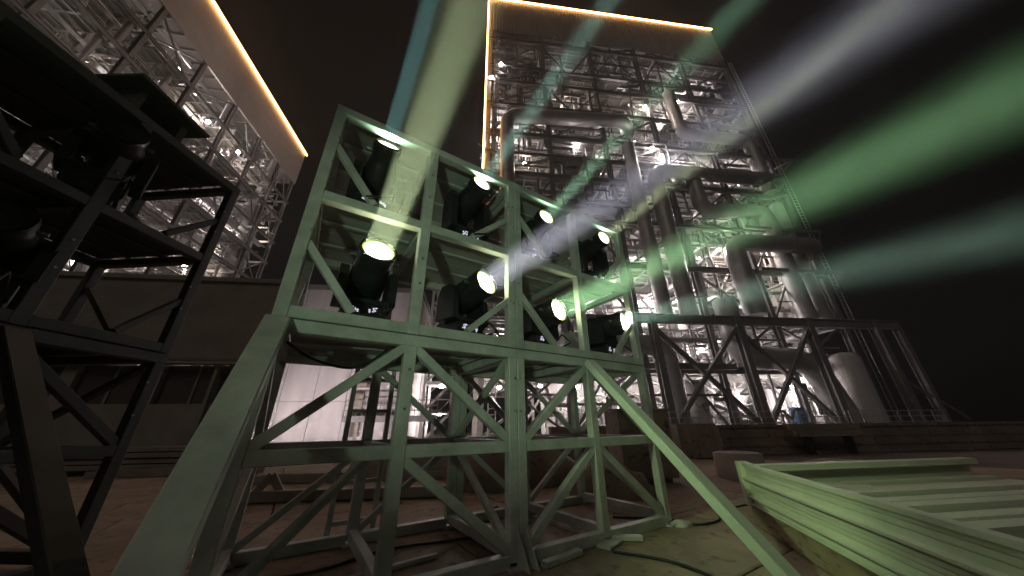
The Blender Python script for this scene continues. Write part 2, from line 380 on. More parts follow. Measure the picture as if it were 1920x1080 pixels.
for zi in range(len(zl) - 1):
    for bi in range(5):
        if r5.random() < .6:
            for f_ in ((.5,) if r5.random() < .5 else (.33, .66)):
                x = XB[bi] + (XB[bi+1] - XB[bi]) * f_; sc_.bar((x, r5.uniform(-.2, .8), zl[zi]), (x, .2, zl[zi+1]), .24, .24)
        if r5.random() < .5: z = zl[zi] + (zl[zi+1] - zl[zi]) * r5.uniform(.35, .65); sc_.bar((XB[bi], .1, z), (XB[bi+1], .1, z), .22, .26)
        if r5.random() < .5: z = zl[zi]; sc_.bar((XB[bi], .3, z), (XB[bi+1], rows[1], zl[zi+1]), .2, .2)
tp.build('thin_pipes', M['steel'], plant, kind='stuff'); sc_.build('secondary_steel', M['steel'], plant, kind='stuff')
# grey duct boxes near the right side and at the top
for a, b_ in [((46.5, 5, 46), (51.2, 12, 58)), ((41.8, 3, 52.6), (43.6, 5, 57.6)), ((44.4, 3, 52.6), (45.6, 5, 57.6)), ((46.5, 4, 28.8), (51, 10, 38)), ((12, 9, 14), (19, 13, 30)), ((47.6, 3, 14), (51, 9, 21))]:
    b = MB(); b.box(a, b_); b.build('duct', M['casing'], plant)
# front pipe rack with crossed bracing
for x in (20.3, 31.2, 41.0, 50.6):
    b = MB(); b.ibeam((x, -3.5, 0), (x, -3.5, 13.2), .75, .85, .12); b.build('rack_column', M['steel'], plant)
b = MB(); b.ibeam((16, -3.6, 12.6), (54.4, -3.6, 12.6), .5, 1.1, .12); b.build('rack_girder', M['steel'], plant)
b = MB(); b.ibeam((54.0, -3.5, 0), (54.0, -3.5, 12.4), .6, .7, .1); b.build('rack_column', M['steel'], plant)
b = MB(); b.ibeam((16, -1.8, 7.4), (31, -1.8, 7.4), .4, .7, .1); b.build('rack_girder', M['steel'], plant)
for x0, x1 in ((20.3, 31.2), (31.2, 41.0)):
    for q, (za, zb) in enumerate(((.6, 12.0), (12.0, .6))):
        b = MB(); b.bar((x0, -3.5 + q*.35, za), (x1, -3.5 + q*.35, zb), .42, .42); b.build('brace', M['steel'], plant)
b = MB(); b.bar((50.6, -3.5, 6.2), (57.5, -3.5, 1.4), .25, .25); b.build('brace', M['steel'], plant)
for z in (43.8, 28.6, 21.4):                               # cantilever platforms past the right corner
    b = MB(); x1 = {43.8: 54.6, 28.6: 53.0, 21.4: 53.4}[z]
    b.bar((40, -1.2, z), (x1, -1.2, z), .35, .5); b.bar((x1, -1.2, z), (51.2, -1.2, z - 3.4), .22, .22); b.bar((x1, -1.2, z), (51.2, 4, z), .25, .3); b.build('bracket', M['steel'], plant)
# stair strings and ladders up the corners
lad = MB()
for x, y in ((51.9, -.5), (1.4, -.5)):
    lad.bar((x, y, 0), (x, y, 73), .09, .09); lad.bar((x + .8, y, 0), (x + .8, y, 73), .09, .09)
    z = .5
    while z < 73: lad.bar((x, y, z), (x + .8, y, z), .06, .06); z += .6
lad.build('ladders', M['pale'], plant, kind='stuff')
b = MB(); b.add([(45.4, 2.6, 0), (54.6, 2.6, 0), (54.6, 2.6, 9.6), (45.4, 2.6, 7.4), (45.4, 2.9, 0), (54.6, 2.9, 0), (54.6, 2.9, 9.6), (45.4, 2.9, 7.4)], [(0,1,2,3),(5,4,7,6),(0,3,7,4),(1,5,6,2),(3,2,6,7)]); b.build('dark_screen', M['tarp'], plant, label='black sheeted screen under the right end of the pipe rack')
# ground floor: pale walls, vessels, pumps
for x0, x1, y, h in ((9.4, 17.4, 7, 7.0), (19, 29, 8.5, 6.5), (30.2, 39.6, 8, 8), (40.8, 50.6, 9, 6)):
    b = MB(); b.box((x0, y, 0), (x1, y + .3, h))
    o = b.build('back_wall', M['white'], plant)
    r_ = MB(); q = x0 + .5
    while q < x1 - .4: r_.box((q, y - .06, .2), (q + .08, y - .004, h - .1)); q += 1.1
    r_.build('wall_ribs', M['white'], o, kind='stuff')
for x, y, r_, h in ((27.0, 1.6, 1.5, 5.6), (46.4, -1.8, 1.5, 8.6), (18.4, 2.6, .9, 4.6), (36.6, 4.6, 1.2, 5.2)):
    b = MB(); b.tube([(x, y, .0), (x, y, h), (x, y, h + r_*.35), (x, y, h + r_*.5)], [r_, r_, r_*.75, .05], 24); o = b.build('vessel', M['white'], plant)
    if h == 5.6:                                          # the painted emblem: a small ring and a tick
        k = MB()
        a_ = [math.pi * .1 * i for i in range(19)]
        k.tube([(x + .25 + .42*math.cos(a), y - r_ - .06, 3.0 + .42*math.sin(a)) for a in a_], .035, 5)
        k.tube([(x - .85, y - r_*.86, 3.5), (x - .6, y - r_*.95, 2.9), (x - .25, y - r_ - .05, 3.3), (x + .1, y - r_ - .06, 3.1)], .035, 5)
        k.build('emblem', M['mark'], o)
pm = MB(); pr = MB()
r3 = random.Random(3)
for k in range(70):
    x, y = r3.uniform(9, 50), r3.uniform(.5, 7)
    if r3.random() < .5: pm.box((x, y, 0), (x + r3.uniform(.3, 1.6), y + r3.uniform(.3, 1.2), r3.uniform(.5, 2.2)))
    else: pm.tube([(x, y, .7), (x + r3.uniform(.6, 1.8), y + .2, .7)], r3.uniform(.2, .6), 10)
    zz = r3.uniform(1.2, 5.5)
    pr.pipe([(x, y, 0), (x, y, zz), (x + r3.uniform(-3, 3), y, zz), (x + r3.uniform(-3, 3), y + 1, zz + 2)], r3.choice((.07, .1, .16, .25)), n=7, seg=3)
pm.build('pumps', M['pale'], plant, kind='stuff'); pr.build('pump_pipes', M['lagging'], plant, kind='stuff')
b = MB(); b.box((38.3, -.6, .2), (39.3, .3, 2.9)); b.build('cabinet', M['blue'], plant)
hr = MB()
for hh in (.6, 1.15, 1.7): hr.bar((14, -5.2, hh + .6), (52, -5.2, hh + .6), .07, .07)
for k in range(26): hr.bar((14 + k*1.5, -5.2, 0), (14 + k*1.5, -5.2, 2.3), .07, .07)
hr.build('handrails', M['pale'], plant, kind='stuff')

# second boiler house on the left, its long face towards us
LL = 44.0
U, V = Vector((math.cos(PA), math.sin(PA), 0)), Vector((-math.sin(PA), math.cos(PA), 0))
loc2 = U * -40.2 + V * (57.4 - LL)
LV2 = [8, 14, 20, 25.5, 30.0, 34.5, 39.5, 44.2]
XB2 = [.6, 6.6, 13, 19.4, 25.8, 32.2, 38.4, 43.4]
plant2, put2, rows2, zl2, rr2 = boiler_house('boiler_house', 'open steel boiler house on the left with lit roof edge above a broad plain band', loc2, R(97.08), LL, 58.0, 49.4, 24, LV2, 9, XB2, scale=.72, energy=.27, clutter=1.2, ribs=False)
for x, z, y, e, wm in [(33.0-13.4, 52-4.0, 3, .8, 0), (36.1-13.4, 47.5, 3, .9, 0), (39.6-13.4, 45.8, 3, 1.1, 0), (44.5-13.4, 41.5, 3, 1.4, 1), (46.2-13.4, 46.5, 3, .9, 0), (54.5-13.4, 35.8, 3, 1.2, 1), (52.5-13.4, 31.5, 3, 1.0, 1)]:
    put2(x, y, z, e, wm)
for z in LV2:
    for bi in range(7):
        if rr2.random() < .5: put2(rr2.uniform(XB2[bi] + 1, XB2[bi+1] - 1), rr2.choice((3.5, 5.5, 8)), z - .8, rr2.uniform(.5, 1.1), rr2.random() < .2)
for pts, r_ in ([[(39, 2, 22), (39, 2, 41)], 1.1], [[(33, 1.5, 12), (33, 1.5, 36), (28, 1.5, 38)], .6], [[(20, 1, 33), (36, 1, 33)], .5]):
    b = MB(); b.pipe(pts, r_, n=16); b.build('pipe', M['lagging'], plant2)

# ------------------------------------------------------------------ light towers (welded box-section frames)
S0, S1, S2, S3, S4 = -2.38, -1.23, 0.0, 1.18, 2.40
DB = 1.55; PW = .105
def light_tower(label, loc, rz, foot_out=(2.13, 1.9), roof=True, sheet='deck', paint='frame', strut='strut'):
    t = thing('light_tower', label, 'light tower', loc, rz)
    def bar(nm, p, q, a=PW, c=PW, m=None, ch=.006):
        b = MB(); b.bar(p, q, a, c, ch); return b.build(nm, M[m or paint], t)
    h = PW / 2
    mods = [(S0, S1, S2, S0 + h, S2 - h - .003), (S2, S3, S4, S2 + h + .003, S4 - h)]
    for mi, (a, m, c, xa, xc) in enumerate(mods):
        for z0, zm, z1 in ((.05, 1.005, 2.035), (2.045, 3.33, 4.585)):
            for yb, ys in ((0, 'front'), (DB, 'back')):
                for x in (xa, m, xc):
                    wd = PW if x != m else .115
                    bar('post', (x, yb, z0), (x, yb, z1 - .11 if x != m else z1 - .11), wd, PW)
                for z in (z0 + .055 if z0 > 1 else .055, zm, z1 - .055):
                    if x is None: continue
                    if z == zm or (z0 > 1 and z < 2.2) or z < .1:
                        bar('rail', (xa + h + .001, yb + .002, z), (m - .058, yb + .002, z)); bar('rail', (m + .058, yb + .002, z), (xc - h - .001, yb + .002, z))
                    else:
                        bar('rail', (xa - h, yb, z), (xc + h, yb, z), PW, .109)
            for x in (xa, m, xc):
                for z in (z0 + .055, zm, z1 - .055):
                    bar('side_rail', (x, h + .002, z - .002), (x, DB - h - .002, z - .002), .09, .1)
            # side and back bracing
            if z0 < 1:
                for x in ((xa, xc) if mi == 0 else (xc,)):
                    bar('brace', (x, .08, z0 + .1), (x, DB - .08, zm - .06), .07, .07); bar('brace', (x, DB - .08, zm + .06), (x, .08, z1 - .12), .07, .07)
        # front braces, lower tier
        z00, z10, z20 = .1, 1.005, 2.035; w_ = .085
        if mi == 0:
            bar('brace', (m + .05, .0, z10 - .06), (xc - .05, .0, z00 + .03), w_, w_)
            bar('brace', (xa + .05, .0, z10 + .06), (m - .05, .0, z20 - .12), w_, w_); bar('brace', (m + .05, .0, z20 - .12), (xc - .05, .0, z10 + .06), w_, w_)
            bar('brace', (xa + .05, .015, z00 + .03), (m - .06, DB*.5, z10 - .04), .07, .07); bar('brace', (xa + .05, DB, z00 + .03), (m - .05, DB, z10 - .06), .07, .07)
            bar('brace', (m + .05, DB, z20 - .12), (xc - .05, DB, z10 + .06), .07, .07)
            bar('brace', (m + .05, DB, z00 + .03), (xc - .05, DB, z10 - .06), .07, .07)
        else:
            bar('brace', (xa + .05, .0, z00 + .03), (m - .05, .0, z10 - .06), w_, w_); bar('brace', (m + .05, .0, z10 - .06), (xc - .05, .0, z00 + .03), w_, w_)
            bar('brace', (xa + .05, .0, z10 + .06), (m - .05, .0, z20 - .12), w_, w_); bar('brace', (m + .05, .0, z20 - .12), (xc - .05, .0, z10 + .06), w_, w_)
            bar('brace', (xa + .05, DB, z20 - .12), (m - .05, DB, z10 + .06), .07, .07); bar('brace', (xa + .05, DB, z10 - .06), (m - .05, DB, z00 + .03), .07, .07)
            bar('brace', (m + .05, DB, z20 - .12), (xc - .05, DB, z10 + .06), .07, .07); bar('brace', (m + .05, DB, z00 + .03), (xc - .05, DB, z10 - .06), .07, .07)
        # knee braces, upper tier
        for zb in (2.15, 3.385):
            sp = .62
            if mi == 0:
                bar('knee_brace', (xa + .04, .0, zb + sp*1.02), (xa + .08 + sp*.72, .0, zb + .02), .075, .07); bar('knee_brace', (xc - .04, .0, zb + sp*.8), (xc - .08 - sp*.8, .0, zb + .02), .075, .07)
            else:
                bar('knee_brace', (xa + .04, .0, zb + sp), (xa + .08 + sp*.8, .0, zb + .02), .075, .07); bar('knee_brace', (xc - .04, .0, zb + sp*.9), (xc - .08 - sp*.7, .0, zb + .02), .075, .07)
            for x in (xa, xc):
                bar('knee_brace', (x, DB - .05, zb + .8), (x, DB*.42, zb + .02), .06, .06)
        # decks and roof: sheets on joists
        for zd, nm in ((2.105, 'deck_sheet'), (3.388, 'deck_sheet'), (4.592, 'roof_sheet')):
            for (p, q) in ((xa + .06, m - .004), (m + .004, xc - .06)):
                for k in range(2):
                    y0 = .06 + k * (DB - .1) / 2
                    b = MB(); b.box((p, y0, zd), (q, y0 + (DB - .1)/2 - .012, zd + .018)); b.build(nm, M[sheet], t)
            for yj in (.5, 1.05):
                bar('joist', (xa + .06, yj, zd - .042), (m - .06, yj, zd - .014), .06, .026); bar('joist', (m + .06, yj, zd - .014), (xc - .06, yj, zd - .014), .06, .026)
    for x, z, out in ((S0 + h, 2.02, foot_out[0]), (S3, 2.0, foot_out[1])):
        b = MB(); b.bar((x, -.06, z - .02), (x, -out, .02), .17, .09, .008); b.build('outrigger', M[strut if x > 0 else paint], t)
        b = MB(); b.box((x - .14, -out - .16, .004), (x + .14, -out + .14, .022)); b.build('foot_plate', M[paint], t)
    for x in (S0 + h, S1, S2 - h, S2 + h, S3, S4 - h):
        for y in (0, DB):
            b = MB(); b.box((x - .09, y - .12, .002), (x + .09, y + .1, .02)); b.build('base_plate', M[paint], t)
    for x in (S2 - .04, S2 + .06):
        b = MB(); b.add([(x, -.055, .02), (x, -.26, .02), (x, -.055, .32), (x + .012, -.055, .02), (x + .012, -.26, .02), (x + .012, -.055, .32)], [(0,1,2),(3,5,4),(0,3,4,1),(1,4,5,2),(2,5,3,0)])
        b.build('gusset', M[paint], t)
    bo = MB()
    for x in (S2 - .035, S2 + .035, S0 + .1, S4 - .1, S3, S1):
        for z in (1.35, 1.7, 2.6, 2.9, 3.75, 4.1): bo.tube([(x, -.053, z), (x, -.066, z)], .012, 6)
    bo.build('bolts', M['chrome'], t, kind='stuff')
    return t
C0 = Vector((.02, 3.706, 0))
tower = light_tower('green lit steel box frame light tower holding eight glowing beam lights', C0, TZ)
D2 = Vector((math.sin(R(4)), math.cos(R(4)), 0))
ld = thing('ladder', 'short steel ladder pair fixed behind the left middle post of the lit tower', 'ladder', C0 + Vector((math.cos(TZ), math.sin(TZ), 0)) * S1 + Vector((-math.sin(TZ), math.cos(TZ), 0)) * (DB + .1), TZ)
for x in (-.24, .24):
    b = MB(); b.bar((x, 0, 0), (x, 0, 2.02), .055, .05, .004); b.build('stile', M['frame'], ld)
for k in range(5):
    b = MB(); b.bar((-.21, 0, .2 + k*.4), (.21, 0, .2 + k*.4), .05, .045, .004); b.build('rung', M['frame'], ld)
tower2 = light_tower('unlit steel light tower with shade painted into its frame and decks, cut off by the left edge', Vector((-4.24, 3.72, 0)) - D2 * 2.35, R(86), sheet='tarp', paint='frame_shaded', strut='frame_shaded')  # same kind of tower, its shade put into frame and deck colours
b = MB(); b.box((-5.35, 2.25, 4.93), (-4.22, 3.1, 4.97)); tag(b.build('dark_board', M['tarp']), 'dark flat board raised on battens over the roof of the left tower', 'board')
for y in (2.4, 2.9):
    b = MB(); b.box((-5.2, y, 4.612), (-4.4, y + .08, 4.928)); tag(b.build('batten', M['tarp']), ('nearer' if y < 2.5 else 'farther') + ' short dark batten holding the board above the left tower roof', 'batten', 'battens on the left tower')

# ------------------------------------------------------------------ moving head beam lights
Dv = Vector((math.cos(TZ), math.sin(TZ), 0)); Bv = Vector((-math.sin(TZ), math.cos(TZ), 0))
def moving_head(label, group, lens, wdir, deck_z, rl, lens_m, power=None, color=(1, 1, 1), cone=4.5, pan_frame=(Dv, Bv), glow=True, blend=.6):
    lens, wd = Vector(lens), Vector(wdir).normalized(); glow_ = lens_m != M['lens_off']
    c = lens - wd * .43                                  # tilt axis centre
    t = thing('moving_head_light', label, 'stage light', (c.x, c.y, deck_z), 0, group)
    L0 = Vector((0, 0, c.z - deck_z)); axis = wd.cross(Vector((0, 0, 1))).normalized(); hz = Vector((0, 0, 1)).cross(axis).normalized()
    a, b_ = axis, hz
    def P(i, j, k): return a * i + b_ * j + Vector((0, 0, k))
    m = MB()                                             # base: chamfered box on four feet
    for (h0, h1, e0, e1) in ((.06, .1, .20, .215), (.1, .26, .215, .215), (.26, .30, .215, .17)):
        vs_ = [P(i*e0, j*e0*.8, h0) for i, j in ((-1,-1),(1,-1),(1,1),(-1,1))] + [P(i*e1, j*e1*.8, h1) for i, j in ((-1,-1),(1,-1),(1,1),(-1,1))]
        m.add(vs_, [(0,3,2,1),(4,5,6,7),(0,1,5,4),(1,2,6,5),(2,3,7,6),(3,0,4,7)])
    for i in (-.14, .14):
        for j in (-.1, .1): m.tube([P(i, j, 0), P(i, j, .065)], .03, 8)
    ba = m.build('base', M['black'], t)
    g = MB(); 
    for i0 in (-.13, .05):                                # small glowing segments painted in as reflections on the base
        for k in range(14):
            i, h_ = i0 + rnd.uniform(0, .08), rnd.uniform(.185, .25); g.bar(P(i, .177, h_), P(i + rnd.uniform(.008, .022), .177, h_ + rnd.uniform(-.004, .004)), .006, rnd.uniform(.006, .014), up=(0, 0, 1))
    g.build('glint_segments', M['glass'] if glow_ else M['lens_off'], ba, kind='stuff')
    g = MB(); g.tube([P(.215, 0, .14), P(.235, 0, .14)], .02, 8); g.build('socket', M['chrome'], ba)
    hh = L0.z
    for sgn in (-1, 1):                                  # yoke arms
        y = MB(); x = sgn * .26
        pr = [(-.17, .30), (.17, .30), (.16, hh - .06), (.09, hh + .08), (-.09, hh + .08), (-.16, hh - .06)]
        n = len(pr); vs_ = [P(x - .045, j, k) for j, k in pr] + [P(x + .045, j, k) for j, k in pr]
        y.add(vs_, [tuple(range(n))[::-1], tuple(range(n, 2*n))] + [(k, (k+1) % n, (k+1) % n + n, k + n) for k in range(n)]); y.build('yoke_arm', M['black'], t)
    y = MB(); y.bar(P(-.29, 0, .325), P(.29, 0, .325), .30, .06, .01); y.build('yoke_bridge', M['black'], t)
    hd = MB(); q = lambda d: L0 + wd * d                 # head: tapered barrel with fins
    hd.tube([q(-.34), q(-.32), q(-.2), q(.05), q(.2), q(.26), q(.4), q(.425)], [.1, .165, .195, .2, rl + .03, rl + .02, rl + .035, rl + .03], 20)
    ho = hd.build('head', M['black'], t)
    fn = MB()
    for k in range(5): fn.tube([q(-.28 + k*.05), q(-.265 + k*.05)], .208, 16)
    fn.build('cooling_fins', M['black'], ho, kind='stuff')
    rg = MB(); rg.tube([q(.427), q(.452)], rl + .028, 24, caps=False); rg.tube([q(.452), q(.427)], rl + .006, 24, caps=False); rg.build('lens_ring', M['black'], ho)
    for sg in (-1, 1):
        hk = MB(); hk.bar(q(.3) + a*sg*(rl + .02), q(.3) + a*sg*(rl + .085), .03, .03); hk.build('bracket', M['chrome'], ho)
    ln = MB(); ln.tube([q(.430), q(.435), q(.437)], [rl*.9, rl*.6, .01], 28, caps=False); ln.build('lens', lens_m, ho)
    ln = MB(); ln.tube([q(.427), q(.430)], [rl + .004, rl*.9], 28, caps=False); ln.build('lens_rim', M['rim'] if lens_m != M['lens_off'] else lens_m, ho)  # the rim's yellow-green glow stands for the halo round the lens
    if glow:
        cb = MB(); e = P(-.18, .17, .2); cb.pipe([e, e + b_*.15 + Vector((0, 0, .1)), e + b_*.3 + Vector((0, 0, -.05)), e + b_*.32 + a*.3 + Vector((0, 0, -.18))], .011, n=6); cb.build('power_cable', M['cable'], t)
    if power:
        if cone < 20:
            lamp('AREA', 'beam_lamp', lens - Vector((c.x, c.y, deck_z)) + wd * .012, power, color, t, rl * (.96 if deck_z < 3 else .7), wd, R(cone))
            lamp('AREA', 'spill_lamp', lens - Vector((c.x, c.y, deck_z)) + wd * .016, 7.0 if deck_z > 3 else 2.6, (.52, 1, .6) if deck_z > 3 else (.85, 1, .5), t, rl * .9, wd, R(165))
        else: lamp('SPOT', 'beam_lamp', lens - Vector((c.x, c.y, deck_z)) + wd * .05, power, color, t, rl * .8, wd, R(cone), blend)
    return t
G = 'beam lights on the green lit tower'
BP = 640.0
W5 = (.514, -.746, .423)
beams = [
 ('small upper beam light at the top left corner, its light striking the top rail', (-1.541, 2.843, 4.449), (.472, -.718, .511), 3.41, .13, .42, (.45, 1, .95), 3.2),
 ('upper beam light under the top rail, left of the double centre post', (-.431, 3.558, 4.474), (.582, -.780, .229), 3.41, .13, .45, (.50, 1, .82), 4),
 ('upper beam light just right of the double centre post, below the top rail', (.576, 4.207, 4.342), (.517, -.844, .144), 3.41, .13, .5, (.50, 1, .62), 4.5),
 ('upper beam light in the top right corner of the tower', (1.744, 4.984, 4.429), (.471, -.878, .085), 3.41, .13, .5, (.84, 1, .56), 5),
 ('largest glowing beam light, lower deck at left, throwing a thick pale green beam', (-1.442, 2.907, 2.953), W5, 2.125, .165, 1.5, (.80, 1, .54), 5.5),
 ('lower beam light left of the centre post throwing a pale lilac beam', (-.338, 3.653, 2.903), (.751, -.621, .223), 2.125, .165, 1.6, (.84, .84, 1), 6.5),
 ('lower beam light right of the centre post throwing a bright green beam', (.673, 4.270, 2.739), (.684, -.720, .118), 2.125, .165, 2.2, (.48, 1, .46), 8.5),
 ('lower beam light at the right end of the tower throwing a thin teal beam', (1.868, 5.016, 2.767), (.771, -.636, .017), 2.125, .165, 2.1, (.62, 1, .76), 8.5)]
for lb, P_, W_, dz, rl, pw, cl, sp_ in beams:
    if dz > 3: P_ = Vector((0, 0, CAM_H)) + (Vector(P_) - Vector((0, 0, CAM_H))) * .969   # upper heads lean out over the front
    moving_head(lb, G, P_, W_, dz, rl, M['lens'] if dz < 3 else M['lens_u'], BP * pw, cl, sp_)
G2 = 'unlit lights on the dark left tower'
moving_head('black unlit stage light with a tiny green diode, upper deck of the dark left tower', G2, (-4.15, 2.35, 4.15), (.75, -.55, .15), 3.41, .15, M['lens_off'], pan_frame=None)
moving_head('black unlit stage light on the lower deck of the dark left tower', G2, (-4.25, 2.1, 2.85), (.7, -.6, .2), 2.125, .15, M['lens_off'])
# the lit lights that wash the tower front and the ribbed panels: one on the left tower, one on a stand
def aim(p, q): return Vector(q) - Vector(p)
p1 = (-4.0, -.2, 4.2)
moving_head('lit green stage light at the near end of the dark left tower', G2, p1, aim(p1, (2.35, 3.9, .6)), 3.41, .15, M['lens_u'], 860, (.68, 1, .44), 23, blend=.9)
p2 = (-.9, -3.8, .95)
moving_head('lit green stage light standing on the slabs behind the viewpoint', None, p2, aim(p2, (.1, 3.9, 3.3)), .012, .15, M['lens_u'], 430, (.70, 1, .64), 46, blend=.8)

# ------------------------------------------------------------------ low buildings and walls at the edge of the roof
def uv(u, v, z=0): return U * u + V * v + Vector((0, 0, z))
lb = thing('low_building', 'dark rendered low building behind the left tower with shadowed window openings', 'building', uv(-30, 14), PA)
W = 21.4
def lpart(nm, a, c, m='render', parent=lb):
    b = MB(); b.box(a, c); return b.build(nm, M[m], parent)
wl = lpart('wall', (0, 0, 3.72), (W, .4, 7.2)); lpart('wall', (0, 0, 0), (W, .4, 2.1)); lpart('roof', (-.1, -.12, 7.202), (W + .1, .9, 7.4))
lpart('canopy', (0, -.35, 3.56), (W, -.002, 3.70)); lpart('gutter', (0, -.42, 3.72), (W, -.36, 3.78), 'plank')
x = 0.0
while x < W - 3.2:
    lpart('pier', (x, .002, 2.102), (min(x + .5, W), .398, 3.718))
    w_ = lpart('window', (x + .5, .2, 2.102), (x + 2.9, .24, 3.55), 'window'); b = MB(); b.box((x + 1.66, .15, 2.11), (x + 1.74, .198, 3.54)); b.build('frame', M['render'], w_)
    x += 2.9
lpart('wall', (x, .002, 2.102), (W, .398, 3.718)); lpart('downpipe', (W - 1.6, -.12, .1), (W - 1.48, -.01, 3.55))

wh = thing('silo_house', 'tall pale clad house lit white behind the tower, with panel seams and a dark downpipe', 'building', uv(-16.4, 26), PA)
WW = 11.6
for k in range(5):
    for j in range(4):
        b = MB(); b.box((k*WW/5 + .015, 0, j*3 + .012), ((k+1)*WW/5 - .015, .3, j*3 + 2.988)); b.build('wall_panel', M['white'], wh)
b = MB(); b.box((0, .302, 0), (WW, 9, 11.9)); b.build('core', M['white'], wh)
b = MB(); b.box((1.3, -.5, 1.9), (1.9, -.004, 12)); b.build('downpipe', M['steel'], wh)
b = MB(); b.box((-.1, -.1, 12), (WW + .1, 9.1, 12.4)); b.build('roof', M['steel'], wh)
b = MB(); b.box((7.5, -.4, .6), (8.3, -.004, 3.6)); dr = b.build('door', M['render'], wh); b = MB(); b.box((8.2, -.46, 2.0), (8.26, -.402, 2.3)); b.build('handle', M['chrome'], dr)
b = MB(); b.box((7.3, -1.1, 4.0), (8.6, -.004, 4.2)); b.build('door_canopy', M['render'], wh)
for x in (2.5, 6.5, 10.3):
    b = MB(); b.box((x - .2, -6.4, .02), (x + .2, -6.1, .35)); o = b.build('floodlight', M['steel'], wh)
    b = MB(); b.add([(x - .17, -6.09, .06), (x + .17, -6.09, .06), (x + .17, -6.09, .32), (x - .17, -6.09, .32)], [(0, 1, 2, 3)]); b.build('glass', M['flood'], o)
    lamp('SPOT', 'wall_flood', (x, -6.05, .3), 720, (1, .86, .87), wh, .15, (0, 1, .75), R(120), .8)
gw = thing('gangway', 'steel gangway with mesh handrail crossing in front of the pale clad house', 'walkway', uv(-8.9, 24.6), PA)
b = MB(); b.box((0, 0, 1.55), (6.4, 1.1, 1.95)); b.build('deck', M['steel'], gw)
for x in (.3, 3.2, 6.1):
    b = MB(); b.bar((x, .5, 0), (x, .5, 1.54), .2, .2); b.build('leg', M['steel'], gw)
b = MB()
for hh in (2.3, 2.65, 3.0): b.bar((0, .05, hh), (6.4, .05, hh), .05, .05)
for k in range(17): b.bar((k*.4, .05, 1.95), (k*.4, .05, 3.0), .035, .035)
b.build('handrail', M['steel'], gw)
stt = thing('stair_tower', 'bright open stair tower with zigzag flights between pale house and boiler house', 'stair tower', uv(-3.9, 27), PA)
for x in (0, 2.2):
    for y in (0, 3.2):
        b = MB(); b.bar((x, y, 0), (x, y, 14), .2, .2); b.build('post', M['pale'], stt)
for k in range(6):
    z = k * 2.3
    b = MB(); b.bar((.1, .4, z + .1), (2.1, .4, z + 2.2), .3, .18); b.build('flight', M['pale'], stt)
    b = MB(); b.box((0, .9, z + 2.2), (2.2, 3.1, z + 2.3)); b.build('landing', M['pale'], stt)
    b = MB(); b.bar((.1, .2, z + 1.1), (2.1, .2, z + 3.2), .06, .06); b.bar((0, 0, z + 3.2), (2.2, 0, z + 3.2), .06, .06); b.bar((0, 0, z + 2.25), (2.2, 0, z + 2.25), .12, .12); b.build('handrail', M['pale'], stt)
    if k < 4: lamp('POINT', 'stair_lamp', (1.1, 2.6, z + 1.9), 260, (1, .88, .85), stt, .12); b = MB(); b.box((.95, 2.4, z + 2.1), (1.25, 2.8, z + 2.19)); b.build('stair_light', M['flood'], stt)
b = MB(); b.tube([(2.9, .6, 0), (2.9, .6, 10)], .5, 16); tag(b.build('chimney_pillar', M['white']), 'round pale pillar standing beside the open stair tower', 'pillar').matrix_world = Matrix.Translation(uv(-3.9, 27)) @ Matrix.Rotation(PA, 4, 'Z')

pw = thing('parapet_wall', 'long low brownish concrete parapet between the roof slabs and the boiler house', 'wall', uv(3.2, 13.6), PA)
for k in range(15):
    b = MB(); b.box((k*2.5 + .008, 0, 0), (k*2.5 + 2.492, .3, 1.02)); b.build('wall_block', M['concrete'], pw)
    b = MB(); b.box((k*2.5 + .006, -.06, 1.022), (k*2.5 + 2.494, .36, 1.15)); b.build('coping', M['concrete'], pw)
    b = MB(); b.box((k*2.5 + .1, -.045, .28), (k*2.5 + 2.4, -.003, .36)); b.box((k*2.5 + .1, -.03, .62), (k*2.5 + 2.4, -.004, .66)); b.build('ledge', M['concrete'], pw)
pd = thing('draped_pier', 'broad pier draped in dark brown sheeting against the parapet', 'pier', uv(8.1, 12.6), PA)
b = MB(); n = 14; vs_ = []
for j, (z, e) in enumerate(((0, .05), (.5, .03), (1.14, 0), (1.2, -.05))):
    for k in range(n + 1):
        x = k / n * 1.7; vs_.append((x + e * (k - n/2) / n, -e - .06*math.sin(k*1.9 + j*.4) - .03*math.sin(k*4.3), z))
b.add(vs_, [(j*(n+1)+k, j*(n+1)+k+1, (j+1)*(n+1)+k+1, (j+1)*(n+1)+k) for j in range(3) for k in range(n)], True)
b.build('sheet', M['concrete'], pd)
b = MB(); b.box((.05, .13, 0), (1.62, .9, 1.17)); b.build('core', M['render'], pd)
b = MB(); n = 20; b.tube([(0, 0, 0), (0, 0, .05), (0, 0, .52), (0, 0, .55)], [.5, .52, .52, .46], n); tag(b.build('drum', M['render']), 'dark round drum on the slabs in front of the parapet', 'drum').location = (5.5, 8.7, 0)

def plank_obj(name, label, cat, c, ln, wy, h, rz, m='plank', group=None, hollow=False):
    t = MB()
    if hollow:
        t.box((-ln/2, -wy/2, 0), (ln/2, wy/2, .02)); t.box((-ln/2, -wy/2, .021), (ln/2, -wy/2 + .02, h)); t.box((-ln/2, wy/2 - .02, .021), (ln/2, wy/2, h))
    else:
        t.bar((-ln/2, 0, h/2), (ln/2, 0, h/2), wy, h, .008)
    o = t.build(name, M[m]); o.location = c; o.rotation_euler = (0, 0, rz); tag(o, label, cat, group); return o
